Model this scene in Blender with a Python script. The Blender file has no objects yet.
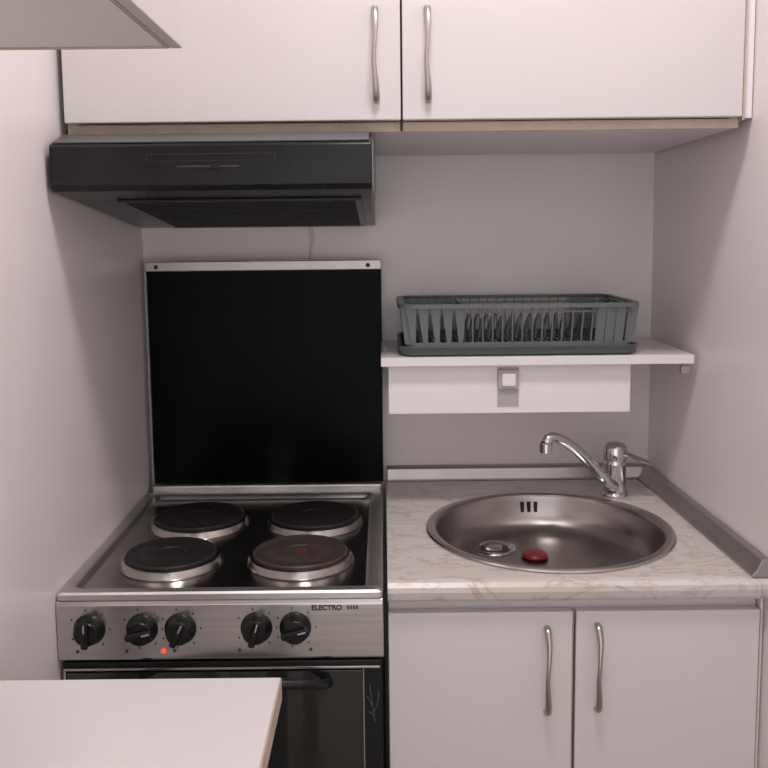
import bpy, bmesh, math, random
from mathutils import Vector, Matrix
random.seed(4)
S = bpy.context.scene
try:
    S.view_settings.view_transform = 'Standard'
except Exception as e:
    print(e)

# ------------------------------------------------------------ materials
def mat(name, col, rough=0.5, metal=0.0, bump=0.0, bscale=40, var=0.0, vscale=8, coat=0.0, spec=0.5, stretch=None, rvar=0.0):
    m = bpy.data.materials.new(name); m.use_nodes = True
    nt = m.node_tree; b = nt.nodes['Principled BSDF']
    b.inputs['Base Color'].default_value = (*col, 1)
    b.inputs['Roughness'].default_value = rough
    b.inputs['Metallic'].default_value = metal
    b.inputs['Specular IOR Level'].default_value = spec
    b.inputs['Coat Weight'].default_value = coat
    b.inputs['Coat Roughness'].default_value = 0.06
    tc = nt.nodes.new('ShaderNodeTexCoord')
    mp = nt.nodes.new('ShaderNodeMapping')
    nt.links.new(tc.outputs['Object'], mp.inputs['Vector'])
    if stretch: mp.inputs['Scale'].default_value = stretch
    n = nt.nodes.new('ShaderNodeTexNoise'); n.inputs['Scale'].default_value = vscale
    n.inputs['Detail'].default_value = 5
    nt.links.new(mp.outputs[0], n.inputs['Vector'])
    r = nt.nodes.new('ShaderNodeValToRGB')
    r.color_ramp.elements[0].position = 0.3; r.color_ramp.elements[1].position = 0.7
    lo = [max(0, c*(1-var)) for c in col]; hi = [min(1, c*(1+var)) for c in col]
    r.color_ramp.elements[0].color = (*lo, 1); r.color_ramp.elements[1].color = (*hi, 1)
    nt.links.new(n.outputs['Fac'], r.inputs['Fac'])
    nt.links.new(r.outputs['Color'], b.inputs['Base Color'])
    if rvar > 0:
        mr = nt.nodes.new('ShaderNodeMapRange')
        mr.inputs['To Min'].default_value = max(0.02, rough-rvar); mr.inputs['To Max'].default_value = rough+rvar
        nt.links.new(n.outputs['Fac'], mr.inputs['Value']); nt.links.new(mr.outputs[0], b.inputs['Roughness'])
    if bump > 0:
        n2 = nt.nodes.new('ShaderNodeTexNoise'); n2.inputs['Scale'].default_value = bscale
        n2.inputs['Detail'].default_value = 3
        nt.links.new(mp.outputs[0], n2.inputs['Vector'])
        bp = nt.nodes.new('ShaderNodeBump'); bp.inputs['Strength'].default_value = bump
        bp.inputs['Distance'].default_value = 0.004
        nt.links.new(n2.outputs['Fac'], bp.inputs['Height']); nt.links.new(bp.outputs[0], b.inputs['Normal'])
    return m

M_wall = mat('wall_paint', (.84, .795, .80), .34, bump=.22, bscale=9, var=.02, vscale=3)
M_ceil = mat('ceiling_paint', (.84, .81, .81), .7, bump=.1, var=.02)
M_white = mat('white_laminate', (.74, .712, .713), .33, bump=.03, bscale=60, var=.01, vscale=5)
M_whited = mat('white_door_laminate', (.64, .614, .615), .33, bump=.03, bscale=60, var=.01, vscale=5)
M_white2 = mat('white_shelf', (.84, .81, .812), .35, bump=.03, var=.01)
M_grey_under = mat('cabinet_underside', (.78, .75, .73), .5, var=.02)
M_beige = mat('edge_banding', (.54, .45, .34), .5, var=.08, vscale=30)
M_black = mat('black_enamel', (.010, .010, .012), .32, var=.1, spec=.3)
M_hood = mat('hood_black', (.009, .009, .011), .26, bump=.02, bscale=60, var=.2, vscale=15, rvar=.04, spec=.30)
M_sheen_trim = mat('hood_sheen_trim_grey', (.28, .27, .28), .35, var=.1)  # grey for reflected light painted on the hood side; plain colour on oven trim
M_hoodsheen = mat('hood_chamfer_sheen', (.085, .083, .088), .35, var=.1)  # lighter grey paints the light caught by the hood chamfer
M_hoodline = mat('hood_outline', (.040, .040, .043), .4, var=.1)
M_glass = mat('black_glass', (.0035, .0035, .0035), .2, var=0.1, spec=.06)
M_oven = mat('oven_glass', (.009, .012, .011), .05, var=.1, spec=.7, coat=.35)
M_steel = mat('brushed_steel', (.55, .535, .525), .25, 1.0, bump=.01, bscale=30, var=.08, vscale=6, stretch=(.6, 22, 22), rvar=.05)
M_ring = mat('ring_steel', (.45, .42, .395), .2, 1.0, var=.2, vscale=14)
M_hob = mat('hob_steel', (.42, .40, .40), .22, 1.0, bump=.02, bscale=12, var=.15, vscale=10, rvar=.08)
M_hobrim = mat('hob_rim_steel', (.66, .64, .63), .44, 1.0, var=.08, vscale=10)
M_sink = mat('sink_steel', (.41, .385, .37), .27, 1.0, var=.05, vscale=5)
M_sinkrim = mat('sink_rim_steel', (.55, .52, .50), .22, 1.0, var=.05)
M_chrome = mat('chrome', (.66, .65, .65), .10, 1.0, var=.02)
M_nickel = mat('satin_nickel', (.48, .44, .41), .3, 1.0, var=.04)
M_alu = mat('aluminium_strip', (.46, .445, .44), .36, 1.0, var=.05, vscale=15)
M_plate = mat('cast_iron_plate', (.018, .016, .017), .45, bump=.15, bscale=150, var=.2, vscale=40, spec=.35)
M_plate_hot = mat('cast_iron_worn', (.050, .039, .037), .45, bump=.15, bscale=150, var=.25, vscale=30, spec=.4)
M_red = mat('red_plastic', (.17, .008, .008), .35, var=.05)
M_redspot = mat('red_dot', (.11, .032, .024), .5, var=.2, vscale=60)
M_redlamp = mat('red_indicator', (.8, .08, .04), .3, var=.02)
M_redlamp.node_tree.nodes['Principled BSDF'].inputs['Emission Color'].default_value = (1, .08, .03, 1)
M_redlamp.node_tree.nodes['Principled BSDF'].inputs['Emission Strength'].default_value = 1.0
M_knob = mat('black_plastic', (.008, .008, .009), .26, var=.1, spec=.4)
M_mark = mat('panel_print', (.05, .05, .05), .5)
M_rack = mat('grey_plastic', (.155, .172, .177), .42, var=.05)
M_rackd = mat('grey_plastic_tray', (.09, .098, .102), .42, var=.05)
M_switch = mat('switch_grey', (.44, .42, .425), .4, var=.03)
M_print = mat('faded_print', (.12, .13, .13), .5)
M_floor = mat('floor_tile', (.30, .25, .21), .4, bump=.05, var=.1)
M_dark = mat('dark_gap', (.02, .02, .02), .8)
M_mesh = mat('grease_filter', (.03, .03, .032), .5, .3, bump=.5, bscale=300, var=.3, vscale=150)

def marble():
    m = bpy.data.materials.new('marble_laminate'); m.use_nodes = True
    nt = m.node_tree; b = nt.nodes['Principled BSDF']
    tc = nt.nodes.new('ShaderNodeTexCoord'); mp = nt.nodes.new('ShaderNodeMapping')
    mp.inputs['Rotation'].default_value = (0, 0, math.radians(38)); mp.inputs['Scale'].default_value = (1, 2.6, 1)
    nt.links.new(tc.outputs['Object'], mp.inputs['Vector'])
    n = nt.nodes.new('ShaderNodeTexNoise'); n.inputs['Scale'].default_value = 5.5
    n.inputs['Detail'].default_value = 6; n.inputs['Roughness'].default_value = .55; n.inputs['Distortion'].default_value = 1.6
    nt.links.new(mp.outputs[0], n.inputs['Vector'])
    r = nt.nodes.new('ShaderNodeValToRGB'); e = r.color_ramp.elements
    e[0].position = .30; e[0].color = (.58, .53, .48, 1)
    e[1].position = .72; e[1].color = (.68, .645, .62, 1)
    for p, cc in ((.40, (.64, .60, .565)), (.475, (.63, .585, .55)), (.50, (.49, .43, .38)), (.525, (.64, .60, .57)), (.60, (.66, .62, .595)), (.62, (.56, .51, .47)), (.64, (.67, .635, .61))):
        k = r.color_ramp.elements.new(p); k.color = (*cc, 1)
    nt.links.new(n.outputs['Fac'], r.inputs['Fac']); nt.links.new(r.outputs[0], b.inputs['Base Color'])
    b.inputs['Roughness'].default_value = .3
    return m
M_marble = marble()

# ------------------------------------------------------------ helpers
def group(name, loc=(0, 0, 0)):
    e = bpy.data.objects.new(name, None); e.empty_display_size = .05
    e.location = loc; S.collection.objects.link(e); return e

def finish(name, bm, m, parent=None, smooth=False, bevel=0, segs=2, sub=0):
    bmesh.ops.recalc_face_normals(bm, faces=bm.faces)
    me = bpy.data.meshes.new(name); bm.to_mesh(me); bm.free()
    if m: me.materials.append(m)
    o = bpy.data.objects.new(name, me); S.collection.objects.link(o)
    if smooth:
        for p in me.polygons: p.use_smooth = True
    if bevel:
        md = o.modifiers.new('b', 'BEVEL'); md.width = bevel; md.segments = segs; md.limit_method = 'ANGLE'
        md.harden_normals = False
    if smooth == 2:
        md = o.modifiers.new('e', 'EDGE_SPLIT'); md.split_angle = math.radians(38)
    if parent:
        o.parent = parent; o.matrix_parent_inverse = Matrix.Translation(-Vector(parent.location))
    return o

def box(name, x0, x1, y0, y1, z0, z1, m, parent=None, bevel=0.0015, rot=None):
    bm = bmesh.new(); bmesh.ops.create_cube(bm, size=1)
    c = Vector(((x0+x1)/2, (y0+y1)/2, (z0+z1)/2))
    for v in bm.verts:
        v.co = Vector((v.co.x*(x1-x0), v.co.y*(y1-y0), v.co.z*(z1-z0)))
        if rot: v.co = rot @ v.co
        v.co += c
    return finish(name, bm, m, parent, bevel=bevel)

def prism_x(name, prof, x0, x1, m, parent=None, bevel=0.0015):
    bm = bmesh.new()
    a = [bm.verts.new((x0, y, z)) for y, z in prof]; b = [bm.verts.new((x1, y, z)) for y, z in prof]
    n = len(prof); bm.faces.new(a); bm.faces.new(b[::-1])
    for i in range(n): bm.faces.new((a[i], b[i], b[(i+1) % n], a[(i+1) % n]))
    return finish(name, bm, m, parent, bevel=bevel)

def prism_z(name, pts, z0, z1, m, parent=None, bevel=0):
    bm = bmesh.new()
    a = [bm.verts.new((x, y, z0)) for x, y in pts]; b = [bm.verts.new((x, y, z1)) for x, y in pts]
    n = len(pts); bm.faces.new(a); bm.faces.new(b[::-1])
    for i in range(n): bm.faces.new((a[i], b[i], b[(i+1) % n], a[(i+1) % n]))
    return finish(name, bm, m, parent, bevel=bevel)

def lathe(name, prof, c, m, parent=None, axis='Z', seg=64, cap0=True, cap1=True):
    bm = bmesh.new(); rings = []
    for r, h in prof:
        ring = []
        for i in range(seg):
            t = 2*math.pi*i/seg
            if axis == 'Z': p = (c[0]+r*math.cos(t), c[1]+r*math.sin(t), c[2]+h)
            elif axis == 'Y': p = (c[0]+r*math.cos(t), c[1]-h, c[2]+r*math.sin(t))
            else: p = (c[0]+h, c[1]+r*math.cos(t), c[2]+r*math.sin(t))
            ring.append(bm.verts.new(p))
        rings.append(ring)
    for a, b in zip(rings, rings[1:]):
        for i in range(seg): bm.faces.new((a[i], a[(i+1) % seg], b[(i+1) % seg], b[i]))
    if cap0: bm.faces.new(rings[0])
    if cap1: bm.faces.new(rings[-1][::-1])
    return finish(name, bm, m, parent, smooth=2)

def catmull(pts, n=8):
    P = [Vector(p) for p in pts]; P = [P[0]*2-P[1]]+P+[P[-1]*2-P[-2]]; out = []
    for i in range(1, len(P)-2):
        for k in range(n):
            t = k/n; a, b, c, d = P[i-1], P[i], P[i+1], P[i+2]
            out.append(.5*((2*b)+(c-a)*t+(2*a-5*b+4*c-d)*t*t+(3*b-a-3*c+d)*t**3))
    out.append(P[-2]); return out

def tube(name, pts, rads, m, parent=None, n=8, seg=14, flat=1.0, ref=(0, 0, 1)):
    path = catmull([tuple(p) for p in pts], n)
    if not hasattr(rads, '__len__'): rads = [rads]*len(pts)
    rr = catmull([(r, 0, 0) for r in rads], n)
    bm = bmesh.new(); rings = []; ref = Vector(ref)
    for i, p in enumerate(path):
        t = (path[min(i+1, len(path)-1)]-path[max(i-1, 0)]).normalized()
        u = ref-t*ref.dot(t)
        if u.length < 1e-3: u = Vector((1, 0, 0))-t*t.x
        u.normalize(); w = t.cross(u); r = max(rr[i].x, .0003)
        rings.append([bm.verts.new(p+u*r*math.cos(2*math.pi*k/seg)*flat+w*r*math.sin(2*math.pi*k/seg)) for k in range(seg)])
    for a, b in zip(rings, rings[1:]):
        for k in range(seg): bm.faces.new((a[k], a[(k+1) % seg], b[(k+1) % seg], b[k]))
    bm.faces.new(rings[0]); bm.faces.new(rings[-1][::-1])
    return finish(name, bm, m, parent, smooth=2)

def rrect(x0, x1, y0, y1, r, z, k=6):
    out = []
    for cx, cy, a0 in ((x1-r, y1-r, 0), (x0+r, y1-r, 90), (x0+r, y0+r, 180), (x1-r, y0+r, 270)):
        for i in range(k+1):
            a = math.radians(a0+90*i/k); out.append((cx+r*math.cos(a), cy+r*math.sin(a), z))
    return out

def loft(name, secs, m, parent=None, cap0=False, cap1=False, cyclic=False, smooth=2):
    bm = bmesh.new(); R = [[bm.verts.new(p) for p in s] for s in secs]; n = len(R[0])
    pairs = list(zip(R, R[1:]))+([(R[-1], R[0])] if cyclic else [])
    for a, b in pairs:
        for i in range(n): bm.faces.new((a[i], a[(i+1) % n], b[(i+1) % n], b[i]))
    if cap0: bm.faces.new(R[0])
    if cap1: bm.faces.new(R[-1][::-1])
    return finish(name, bm, m, parent, smooth=smooth)

def handle(x, yface, z0, z1, parent, name):
    L = z1-z0
    pts = [(x+.002, yface+.004, z0), (x+.002, yface-.010, z0+.004), (x+.001, yface-.020, z0+.18*L), (x-.0015, yface-.026, z0+.42*L),
           (x, yface-.026, z0+.62*L), (x+.002, yface-.020, z0+.84*L), (x+.001, yface-.010, z1-.004), (x+.001, yface+.004, z1)]
    return tube(name, pts, [.0055, .0058, .0050, .0036, .0034, .0046, .0055, .0053], M_nickel, parent, ref=(0, 1, 0), flat=.8, n=6)

# ------------------------------------------------------------ room
XL = -.510
HC = 2.65
def XR(y): return .573-.033*y
YB = -2.7
box('floor', -1.6, 1.6, YB-.5, .1, -.05, 0, M_floor, bevel=0)
box('ceiling', -.61, .78, YB, .1, HC, HC+.06, M_ceil, bevel=0)
box('wall_back', XL-.1, .70, 0, .1, 0, HC, M_wall, bevel=0)
box('wall_left', XL-.1, XL, YB, 0, 0, HC, M_wall, bevel=0)
prism_z('wall_right', [(XR(0), 0), (XR(YB), YB), (XR(YB)+.1, YB), (XR(0)+.1, 0)], 0, HC, M_wall)

# ------------------------------------------------------------ upper wall cabinet
g = group('upper_wall_cabinet', (.03, -.24, 1.56))
z0, z1 = 1.562, 2.30
box('side_left', -.500, -.484, -.458, -.003, z0, z1, M_white, g)
box('side_right', .553, .568, -.458, -.003, z0, z1, M_white, g)
box('bottom_panel', -.484, .553, -.456, -.003, z0, z0+.014, M_white, g)
box('bottom_edge_strip', -.500, .568, -.4595, -.456, z0-.001, z0+.014, M_beige, g, .0005)
box('top_panel', -.484, .553, -.458, -.003, z1-.016, z1, M_white, g)
box('back_panel', -.484, .553, -.010, -.003, z0+.014, z1-.016, M_white, g)
box('divider', .024, .040, -.455, -.010, z0+.014, z1-.016, M_white, g)
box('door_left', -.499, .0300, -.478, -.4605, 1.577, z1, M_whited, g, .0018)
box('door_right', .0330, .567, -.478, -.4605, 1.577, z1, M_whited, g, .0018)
box('door_gap_shade', .0295, .0335, -.463, -.4600, z0, z1, M_dark, g, 0)  # dark strip painting the shade in the gap between the doors
box('filler_strip', .5685, .5715, -.474, -.44, z0+.01, z1, M_beige, g, .0005)
box('filler_panel', .5720, .5865, -.466, -.44, z0+.014, z1, M_wall, g, .0005)
handle(-.010, -.478, 1.606, 1.748, g, 'handle_left')
handle(.071, -.478, 1.606, 1.748, g, 'handle_right')

# foreground side cabinet on the left wall
g = group('side_wall_cabinet', (-.35, -1.4, 1.58))
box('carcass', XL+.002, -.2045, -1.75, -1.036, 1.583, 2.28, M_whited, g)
box('underside', XL+.004, -.2070, -1.748, -1.040, 1.5795, 1.5825, M_grey_under, g, 0)
box('end_edge', XL+.002, -.2045, -1.0385, -1.034, 1.578, 2.28, M_beige, g, .0005)
box('door_edge', -.2045, -.2020, -1.75, -1.034, 1.578, 2.28, M_beige, g, .0004)
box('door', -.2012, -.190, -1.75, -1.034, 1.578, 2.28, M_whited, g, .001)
tube('handle', [(-.192, -1.62, 1.64), (-.17, -1.62, 1.66), (-.165, -1.62, 1.71), (-.17, -1.62, 1.76), (-.192, -1.62, 1.78)], .005, M_nickel, g, ref=(0, 1, 0))

# ------------------------------------------------------------ range hood
g = group('range_hood', (-.257, -.28, 1.42))
hx0, hx1 = -.501, -.016
prism_x('housing', [(-.004, 1.557), (-.490, 1.557), (-.543, 1.538), (-.546, 1.534), (-.546, 1.476), (-.538, 1.468), (-.50, 1.464), (-.05, 1.417), (-.004, 1.417)], hx0, hx1, M_hood, g, .0015)
prism_x('chamfer_sheen_strip', [(-.494, 1.5566), (-.541, 1.5398), (-.5416, 1.5412), (-.4946, 1.5580)], hx0+.004, hx1-.004, M_hoodsheen, g, 0)  # thin strip over the chamfer, its lit sheen put into the colour
box('side_reflection', hx1+.0004, hx1+.0018, -.53, -.02, 1.470, 1.545, M_sheen_trim, g, .0004)  # grey sheet painting the reflection along the hood's right side
def und(name, x0, x1, y0, y1, t0, t1, m):
    a = lambda y: 1.464+(y+.50)*(1.417-1.464)/.45
    prism_x(name, [(y0, a(y0)-t0), (y1, a(y1)-t0), (y1, a(y1)-t1), (y0, a(y0)-t1)], x0, x1, m, g, .0006)
und('filter_mesh', -.42, -.045, -.44, -.075, .0004, .002, M_mesh)
und('filter_frame_front', -.43, -.035, -.450, -.44, .0004, .0035, M_hood)
und('filter_frame_back', -.43, -.035, -.075, -.065, .0004, .0035, M_hood)
und('filter_frame_left', -.43, -.42, -.44, -.075, .0004, .0035, M_hood)
und('filter_frame_right', -.045, -.035, -.44, -.075, .0004, .0035, M_hood)
for i in range(22):
    y = -.43+i*.0165
    und('filter_rib_%d' % i, -.42, -.045, y, y+.003, .002, .003, M_hood)
for i, (a, b, c, d) in enumerate([(-.355, -.160, 1.5215, 1.5222), (-.355, -.160, 1.5115, 1.5120), (-.355, -.3544, 1.5120, 1.5215), (-.1606, -.160, 1.5120, 1.5215)]):
    box('label_outline_%d' % i, a, b, -.5468, -.5455, c, d, M_hoodline, g, 0)
box('slide_switch_slot', -.310, -.215, -.5468, -.5455, 1.502, 1.5045, M_hoodline, g, .0004)
box('slide_switch', -.258, -.246, -.5495, -.5460, 1.499, 1.5065, M_knob, g, .001)
tube('power_cable', [(-.154, -.006, 1.425), (-.151, -.006, 1.40), (-.148, -.006, 1.385), (-.153, -.006, 1.36), (-.151, -.006, 1.33)], .0028, M_white2, g)

# ------------------------------------------------------------ stove
g = group('electric_stove', (-.25, -.3, 0))
sx0, sx1 = -.5085, -.0055
box('body', sx0, sx1, -.560, -.012, .05, .838, M_black, g, .003)
for i, (a, b) in enumerate([(-.46, -.5), (-.05, -.5), (-.46, -.06), (-.05, -.06)]):
    lathe('foot_%d' % i, [(.018, 0), (.018, .052)], (a, b, 0), M_knob, g, seg=20)
X0, X1, Y0, Y1 = sx0, sx1, -.594, -.050
def rr(i, z, r): return rrect(X0+i, X1-i, Y0+i, Y1-i, max(r, .002), z)
loft('hob_rim', [rr(.002, .843, .006), rr(0, .845, .006), rr(0, .853, .006), rr(.003, .8560, .006), rr(.019, .8560, .010), rr(.023, .8540, .012),
                  rr(.028, .8480, .014)], M_hobrim, g, cap0=True)
loft('hob_surface', [rr(.028, .8480, .014), rr(.036, .8470, .016)], M_hob, g, cap1=True)
zh = .8471
for i, (x, y, r, mm) in enumerate([(-.359, -.240, .093, M_plate), (-.137, -.238, .091, M_plate), (-.366, -.442, .085, M_plate), (-.146, -.440, .089, M_plate_hot)]):
    lathe('burner_ring_%d' % i, [(r*.78, .0), (r+.001, .0), (r+.002, .002), (r-.0005, .008), (r-.003, .0125), (r-.0065, .0135), (r-.0075, .012)], (x, y, zh), M_ring, g)
    lathe('hot_plate_%d' % i, [(r-.0085, .004), (r-.0085, .0175), (r-.011, .0195), (r-.020, .0195), (r-.022, .0188), (r*.62, .0188), (r*.60, .0194), (r*.30, .0194), (r*.28, .0178), (r*.05, .0176)], (x, y, zh), mm, g)
lathe('hot_plate_dot', [(.012, 0), (.012, .0008)], (-.146, -.440, zh+.0177), M_redspot, g, seg=32)
box('lid_hinge_bar', sx0+.010, sx1-.002, -.052, -.016, .838, .870, M_hobrim, g, .004)
box('lid_glass', -.493, sx1+.001, -.040, -.033, .872, 1.330, M_glass, g, .0012)
box('lid_top_trim', -.496, sx1+.001, -.045, -.030, 1.326, 1.346, M_alu, g, .0015)
box('lid_side_trim', -.4950, -.4935, -.041, -.032, .872, 1.326, M_black, g, .0004)
for x in (-.473, -.032):
    lathe('lid_screw', [(.0045, 0), (.0045, .002), (.002, .003)], (x, -.0452, 1.335), M_knob, g, 'Y', 16)
prism_x('control_panel', [(-.555, .748), (-.594, .748), (-.596, .752), (-.596, .836), (-.592, .8425), (-.555, .843)], sx0, sx1, M_steel, g, .0015)
kx = [-.458, -.377, -.318, -.201, -.141]
kz = .799; py = -.5962
for i, x in enumerate(kx):
    lathe('knob_base_%d' % i, [(.0245, 0), (.0245, .002), (.0235, .004), (.0215, .006), (.0195, .018), (.0175, .0205), (.008, .021)], (x, py, kz), M_knob, g, 'Y', 40)
    a = [.05, 1.35, .45, .3, 1.3][i]
    R = Matrix.Rotation(a, 3, 'Y')
    box('knob_grip_%d' % i, x-.0052, x+.0052, py-.029, py-.019, kz-.0205, kz+.0205, M_knob, g, .003, R)
    d = R @ Vector((0, 0, .0125))
    box('knob_pointer_%d' % i, x+d.x-.0009, x+d.x+.0009, py-.0304, py-.0288, kz+d.z-.006, kz+d.z+.006, M_switch, g, 0, R)
    for k in range(7):
        t = math.radians(-60+k*50)
        px, pz = x+.031*math.sin(t), kz+.031*math.cos(t)
        box('knob_mark_%d_%d' % (i, k), px-.0011, px+.0011, py-.0007, py+.0002, pz-.0015, pz+.0015, M_mark, g, 0)
lathe('indicator_lamp', [(.0038, 0), (.0038, .002), (.002, .003)], (-.345, py, .7635), M_redlamp, g, 'Y', 16)
for x in (-.402, -.328, -.228, -.118, -.478):
    lathe('panel_hole', [(.0026, 0), (.0026, .0008)], (x, py, .7635), M_mark, g, 'Y', 12)
tcv = bpy.data.curves.new('panel_lettering', 'FONT'); tcv.body = 'ELECTRO'; tcv.size = .0112; tcv.extrude = .0003; tcv.offset = .0004
tcv.materials.append(M_mark)
to = bpy.data.objects.new('panel_lettering', tcv); S.collection.objects.link(to)
to.location = (-.116, py-.0003, .8265); to.rotation_euler = (math.pi/2, 0, 0)
to.parent = g; to.matrix_parent_inverse = Matrix.Translation(-Vector(g.location))
for i in range(4):
    x = -.061+i*.0045
    box('panel_tick_%d' % i, x, x+.003, py-.0006, py+.0002, .8275, .8330, M_mark, g, 0)
box('oven_door', sx0+.003, sx1-.003, -.588, -.562, .215, .742, M_black, g, .003)
box('oven_door_glass', sx0+.010, sx1-.034, -.5925, -.5885, .235, .727, M_oven, g, .001)
box('oven_door_top_trim', sx0+.006, sx1-.006, -.594, -.5882, .7305, .7345, M_steel, g, .0008)
box('oven_door_left_trim', sx0+.005, sx0+.009, -.593, -.5882, .225, .730, M_steel, g, .0008)
box('oven_door_right_trim', sx1-.033, sx1-.031, -.593, -.5882, .225, .730, M_sheen_trim, g, .0008)
box('storage_drawer', sx0+.003, sx1-.003, -.588, -.562, .07, .208, M_black, g, .003)
tube('oven_handle', [(-.385, -.590, .712), (-.375, -.612, .718), (-.33, -.632, .727), (-.24, -.642, .732), (-.15, -.632, .726), (-.105, -.612, .714), (-.090, -.590, .706)],
     [.007, .008, .0085, .009, .0085, .008, .007], M_knob, g)
for i, pts in enumerate([[(-.024, .640), (-.028, .665), (-.032, .700)], [(-.026, .655), (-.020, .672), (-.018, .690)], [(-.028, .665), (-.034, .678), (-.037, .682)], [(-.025, .648), (-.031, .655), (-.035, .656)]]):
    tube('door_print_%d' % i, [(x+.004, -.5883, z) for x, z in pts], .0005, M_print, g, n=5, seg=6)

# ------------------------------------------------------------ base cabinet + countertop
g = group('sink_base_cabinet', (.29, -.3, 0))
cx0, cx1 = .002, .587
box('side_left', cx0+.001, cx0+.017, -.555, -.02, .10, .829, M_white, g)
box('side_right', .553, .569, -.555, -.02, .10, .829, M_white, g)
box('bottom_panel', cx0+.018, .552, -.555, -.02, .10, .116, M_white, g)
box('back_panel', cx0+.018, .552, -.03, -.02, .116, .74, M_white, g)
box('top_rail', cx0+.001, .583, -.5565, -.5555, .79, .829, M_white, g, 0)
box('plinth', cx0+.01, .56, -.52, -.50, 0.0, .10, M_white, g)
box('door_left', cx0, .2905, -.576, -.558, .12, .811, M_white, g, .002)
box('door_right', .2955, .583, -.576, -.558, .12, .811, M_white, g, .002)
box('door_left_edge', .2909, .2917, -.5755, -.558, .12, .811, M_beige, g, 0)
box('filler_right', .5850, .590, -.570, -.535, .0, .829, M_white2, g, .001)
box('door_right_edge', .5833, .5842, -.5755, -.558, .12, .811, M_beige, g, 0)
handle(.249, -.576, .646, .786, g, 'handle_left')
handle(.328, -.576, .650, .790, g, 'handle_right')

g = group('kitchen_countertop', (.29, -.3, .832))
zt = .866
prof = [(-.001, .832), (-.001, zt), (-.578, zt), (-.586, zt-.002), (-.592, zt-.008), (-.593, zt-.016), (-.591, zt-.027), (-.586, zt-.033), (-.575, .832)]
bm = bmesh.new()
a = [bm.verts.new((.0015, y, z)) for y, z in prof]; b = [bm.verts.new((XR(y)-.001, y, z)) for y, z in prof]
n = len(prof); bm.faces.new(a); bm.faces.new(b[::-1])
for i in range(n): bm.faces.new((a[i], b[i], b[(i+1) % n], a[(i+1) % n]))
top = finish('worktop', bm, M_marble, g)
SX, SY = .294, -.342
cut = lathe('cutter', [(.210, -.1), (.210, .1)], (SX, SY, zt), None, None)
md = top.modifiers.new('hole', 'BOOLEAN'); md.operation = 'DIFFERENCE'; md.object = cut; md.solver = 'EXACT'
bpy.context.view_layer.update()
dg = bpy.context.evaluated_depsgraph_get()
nm = bpy.data.meshes.new_from_object(top.evaluated_get(dg))
top.modifiers.clear(); top.data = nm
bpy.data.objects.remove(cut, do_unlink=True)
g2 = group('trim_1', (.29, -.01, zt))
prism_x('rear_upstand', [(-.0015, zt+.0005), (-.022, zt+.0005), (-.022, zt+.005), (-.018, zt+.026), (-.012, zt+.032), (-.0015, zt+.032)], .004, .571, M_alu, g2, .001)
g3 = group('trim_2', (.58, -.3, zt))
bm = bmesh.new()
pr = [(-.0015, .0005), (-.028, .0005), (-.028, .004), (-.020, .012), (-.014, .028), (-.0015, .030)]
A = [bm.verts.new((XR(-.024)+dx, -.024, zt+dz)) for dx, dz in pr]; B = [bm.verts.new((XR(-.585)+dx, -.585, zt+dz)) for dx, dz in pr]
bm.faces.new(A); bm.faces.new(B[::-1])
for i in range(len(pr)): bm.faces.new((A[i], B[i], B[(i+1) % len(pr)], A[(i+1) % len(pr)]))
finish('side_upstand', bm, M_alu, g3, bevel=.001)

# ------------------------------------------------------------ sink
g = group('round_sink', (SX, SY, .80))
lathe('bowl', [(.2195, .0005), (.2205, .002), (.219, .0042), (.214, .0052), (.206, .0048), (.2025, .002), (.2005, -.006), (.198, -.020), (.193, -.038), (.184, -.053), (.170, -.0615), (.150, -.0645), (.05, -.0665), (.004, -.067)],
      (SX, SY, zt), M_sink, g, seg=96, cap0=False)
lathe('bowl_rim', [(.2207, .001), (.2212, .0026), (.2195, .0048), (.214, .0058), (.2075, .0054), (.2045, .0030)], (SX, SY, zt), M_sinkrim, g, seg=96, cap0=False, cap1=False)
dx, dy, dz = .207, -.262, zt-.0648
lathe('drain_flange', [(.040, -.001), (.041, .001), (.039, .0028), (.033, .003), (.030, .001), (.027, -.0002), (.004, .0002)], (dx, dy, dz), M_chrome, g, seg=48)
lathe('drain_recess', [(.026, 0), (.026, .0004)], (dx, dy, dz+.0002), M_dark, g, seg=32)
lathe('drain_basket', [(.019, 0), (.018, .004), (.012, .006), (.002, .0065)], (dx-.002, dy+.002, dz+.0008), M_chrome, g, seg=32)
for i in range(3):
    t = math.radians(91+(1-i)*3.9)
    R = .1968
    p = Vector((SX+R*math.cos(t), SY+R*math.sin(t), zt-.022))
    box('overflow_slot_%d' % i, p.x-.0036, p.x+.0036, p.y-.002, p.y+.0006, p.z-.012, p.z+.012, M_dark, g, .001, Matrix.Rotation(t-math.pi/2, 3, 'Z'))
g = group('red_sink_stopper', (.274, -.300, .80))
lathe('disc', [(.021, 0), (.0245, .0015), (.0245, .005), (.021, .008), (.010, .0085), (.002, .0088)], (.276, -.308, zt-.0655), M_red, g, seg=32)
lathe('grip', [(.005, 0), (.004, .002), (.002, .0025)], (.276, -.308, zt-.0655+.0086), M_red, g, seg=20)

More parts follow.
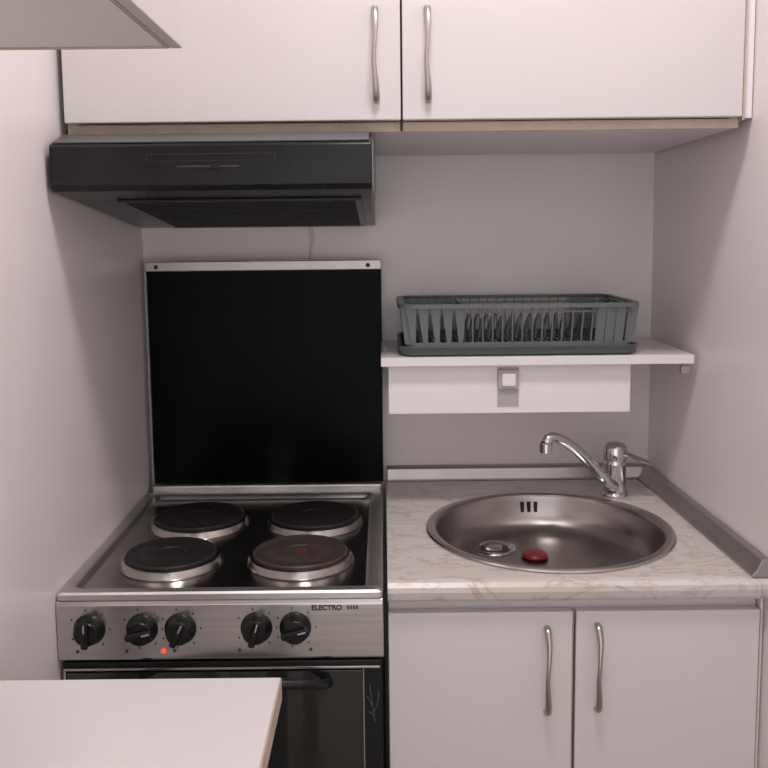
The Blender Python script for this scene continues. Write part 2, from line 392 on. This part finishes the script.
# ------------------------------------------------------------ faucet
g = group('kitchen_faucet', (.468, -.138, zt))
fx, fy = .466, -.135
lathe('base_flange', [(.027, .0005), (.027, .004), (.024, .008), (.0215, .009)], (fx, fy, zt), M_chrome, g, seg=40)
lathe('body', [(.0225, .008), (.0222, .062), (.0228, .064), (.0228, .068), (.0215, .070), (.0210, .073)], (fx, fy, zt), M_chrome, g, seg=40)
lathe('cartridge_cap', [(.0222, .073), (.0238, .078), (.0236, .098), (.019, .106), (.010, .110), (.002, .111)], (fx, fy, zt), M_chrome, g, seg=40)
tube('lever', [(fx+.004, fy-.002, zt+.088), (fx+.018, fy-.014, zt+.088), (fx+.034, fy-.030, zt+.084), (fx+.048, fy-.044, zt+.080), (fx+.056, fy-.052, zt+.077)], [.012, .011, .009, .008, .0065], M_chrome, g, flat=.5)
tube('spout', [(fx-.004, fy-.012, zt+.022), (fx-.022, fy-.028, zt+.036), (fx-.050, fy-.048, zt+.066), (fx-.090, fy-.078, zt+.108), (fx-.120, fy-.100, zt+.134), (fx-.143, fy-.116, zt+.147), (fx-.157, fy-.124, zt+.147), (fx-.163, fy-.128, zt+.137)],
     [.0130, .0125, .0115, .0102, .0095, .0095, .0100, .0106], M_chrome, g, n=10, seg=20)
lathe('aerator', [(.010, 0), (.0120, .001), (.0123, .018), (.010, .020)], (fx-.164, fy-.129, zt+.121), M_chrome, g, seg=28)

# ------------------------------------------------------------ shelf, box and switch
g = group('wall_shelf', (.28, -.14, 1.155))
sh = [(-.006, -.003), (-.006, -.283), (XR(-.283)-.012, -.283), (XR(0)-.004, -.003)]
prism_z('board', sh, 1.156, 1.1725, M_white2, g, .001)
tube('bracket', [(.560, -.262, 1.155), (.560, -.262, 1.146), (.560, -.262, 1.139)], .004, M_nickel, g, n=4)
box('bracket_plate', .552, .568, -.268, -.256, 1.136, 1.150, M_nickel, g, .001)

g = group('under_shelf_drawer', (.24, -.1, 1.05))
box('box', .010, .455, -.248, -.004, 1.066, 1.1545, M_white2, g, .001)
box('front', .0075, .4595, -.2625, -.2485, 1.063, 1.1550, M_white2, g, .0012)
g = group('light_switch', (.233, -.263, 1.12))
box('grey_strip', .2105, .2505, -.2640, -.2630, 1.076, 1.150, M_switch, g, .0003)  # grey strip behind the switch plate, reaching below it
box('plate', .2115, .2505, -.2700, -.2642, 1.109, 1.146, M_switch, g, .002)
box('rocker', .2185, .2435, -.2740, -.2702, 1.1155, 1.1395, M_white2, g, .0015)

# ------------------------------------------------------------ dish rack
g = group('dish_drying_rack', (.25, -.145, 1.173))
zb = 1.173
def R4(i, z, r=.03): return rrect(.028+i, .474-i, -.278+i, -.024-i, max(.004, r-i), z)
loft('drip_tray', [R4(.012, zb), R4(.004, zb+.003), R4(.001, zb+.014), R4(-.001, zb+.017), R4(.001, zb+.019), R4(.006, zb+.018), R4(.010, zb+.006), R4(.018, zb+.0045)], M_rackd, g, cap0=True, cap1=True)
zr = 1.262
def ring(name, i0, z0, w, h, r=.03):
    loft(name, [R4(i0, z0, r), R4(i0+.0008, z0+h, r), R4(i0+w, z0+h, r), R4(i0+w, z0, r)], M_rack, g, cyclic=True)
ring('rim_lip', -.002, zr, .004, .0065)
ring('rim_flange', -.001, zr+.005, .013, .0025)
ring('lower_band', .012, zb+.010, .003, .014)
ring('middle_band', .006, zr-.010, .0025, .004)
def slat(name, pb, pt, wb, wt, t, alongx=True):
    bm = bmesh.new(); vs = []
    for p, w in ((pb, wb), (pt, wt)):
        for sx, sy in ((-1, -1), (1, -1), (1, 1), (-1, 1)):
            a, b = (w/2*sx, t/2*sy) if alongx else (t/2*sx, w/2*sy)
            vs.append(bm.verts.new((p[0]+a, p[1]+b, p[2])))
    for f in ((0, 1, 2, 3), (4, 7, 6, 5), (0, 4, 5, 1), (1, 5, 6, 2), (2, 6, 7, 3), (3, 7, 4, 0)): bm.faces.new([vs[i] for i in f])
    return finish(name, bm, M_rack, g)
zlo, zhi = zb+.022, zr
for side, (yb, yt) in enumerate([(-.278+.0135, -.278+.005), (-.024-.0135, -.024-.005)]):
    xs = [(.050+i*.0225, .0195, .008) for i in range(5)] + [(.163+i*.0186, .0026, .0026) for i in range(13)] + [(.402+i*.018, .0175, .016) for i in range(3)]
    for i, (x, wt, wb) in enumerate(xs):
        xx = .25+(x-.25)*.975
        slat('slat_%d_%d' % (side, i), (xx, yb, zlo), (x, yt, zhi), wb, wt, .0022)
for side, (xb, xt) in enumerate([(.028+.0135, .028+.005), (.474-.0135, .474-.005)]):
    for i in range(9):
        y = -.242+i*.0228
        slat('end_slat_%d_%d' % (side, i), (xb, y, zlo), (xt, y, zhi), .012, .016, .0022, False)
for i, (x, y) in enumerate([(.047, -.2595), (.455, -.2595), (.047, -.0425), (.455, -.0425)]):
    slat('corner_%d' % i, (x, y, zlo), (x+(-.006 if x < .2 else .006), y-(.004 if y < -.1 else -.004), zhi), .016, .02, .006)
for i in range(36):
    x = .046+i*.0117
    box('floor_bar_%d' % i, x-.0012, x+.0012, -.262, -.040, zb+.0225, zb+.0255, M_rack, g, 0)
for i, y in enumerate((-.262, -.20, -.15, -.10, -.042)):
    box('cross_bar_%d' % i, .042, .458, y-.002, y+.002, zb+.0215, zb+.0245, M_rack, g, 0)
for row, y in enumerate((-.19, -.10)):
    for i in range(14):
        x = .165+i*.0178
        tube('plate_prong_%d_%d' % (row, i), [(x, y-.014, zb+.024), (x+.003, y-.012, zb+.046), (x+.009, y, zb+.066), (x+.003, y+.012, zb+.046), (x, y+.014, zb+.024)], .0019, M_rack, g, n=4, seg=8)
slat('cutlery_divider', (.150, -.15, zb+.025), (.150, -.15, zr), .19, .21, .0025, False)

# ------------------------------------------------------------ foreground table
g = group('white_side_table', (-.32, -1.25, 0))
box('tabletop', XL+.003, -.1315, -1.62, -.8735, .832, .861, M_white, g, .0012)
box('edge_band_right', -.1313, -.1298, -1.62, -.8735, .833, .8600, M_beige, g, .0003)
box('edge_band_far', XL+.003, -.1315, -.8733, -.8720, .833, .8600, M_beige, g, .0003)
for i, (x, y) in enumerate([(-.48, -.90), (-.21, -.90), (-.48, -1.59), (-.21, -1.59)]):
    box('leg_%d' % i, x-.02, x+.02, y-.02, y+.02, 0, .832, M_white, g, .002)
box('apron_far', -.46, -.23, -.905, -.895, .76, .832, M_white, g)
box('apron_right', -.215, -.205, -1.57, -.92, .76, .832, M_white, g)

# ------------------------------------------------------------ ceiling lamp + lights
LY = -1.08
g = group('ceiling_lamp', (.10, LY, HC-.04))
lathe('housing', [(.18, .039), (.19, .03), (.19, .0), (.16, -.005)], (.10, LY, HC-.04), M_white, g, seg=48)
l = bpy.data.lights.new('ceiling_lamp_light', 'AREA'); l.shape = 'DISK'; l.size = .30; l.energy = 13.5; l.color = (1, .935, .905)
lo = bpy.data.objects.new('ceiling_lamp_light', l); lo.location = (.10, LY, HC-.05); S.collection.objects.link(lo)
W = bpy.data.worlds.new('world'); S.world = W; W.use_nodes = True
W.node_tree.nodes['Background'].inputs[0].default_value = (1, .945, .955, 1)
W.node_tree.nodes['Background'].inputs[1].default_value = 1.4

# ------------------------------------------------------------ camera
c = bpy.data.cameras.new('camera'); c.sensor_width = 36; c.lens = 900/768*36
c.shift_y = -.0625; c.clip_start = .01
o = bpy.data.objects.new('camera', c); S.collection.objects.link(o)
Mx = Matrix.Translation((0, -1.922, 1.40)) @ Matrix.Rotation(math.radians(90-6.5), 4, 'X') @ Matrix.Rotation(math.radians(-.6), 4, 'Z')
o.matrix_world = Mx
S.camera = o
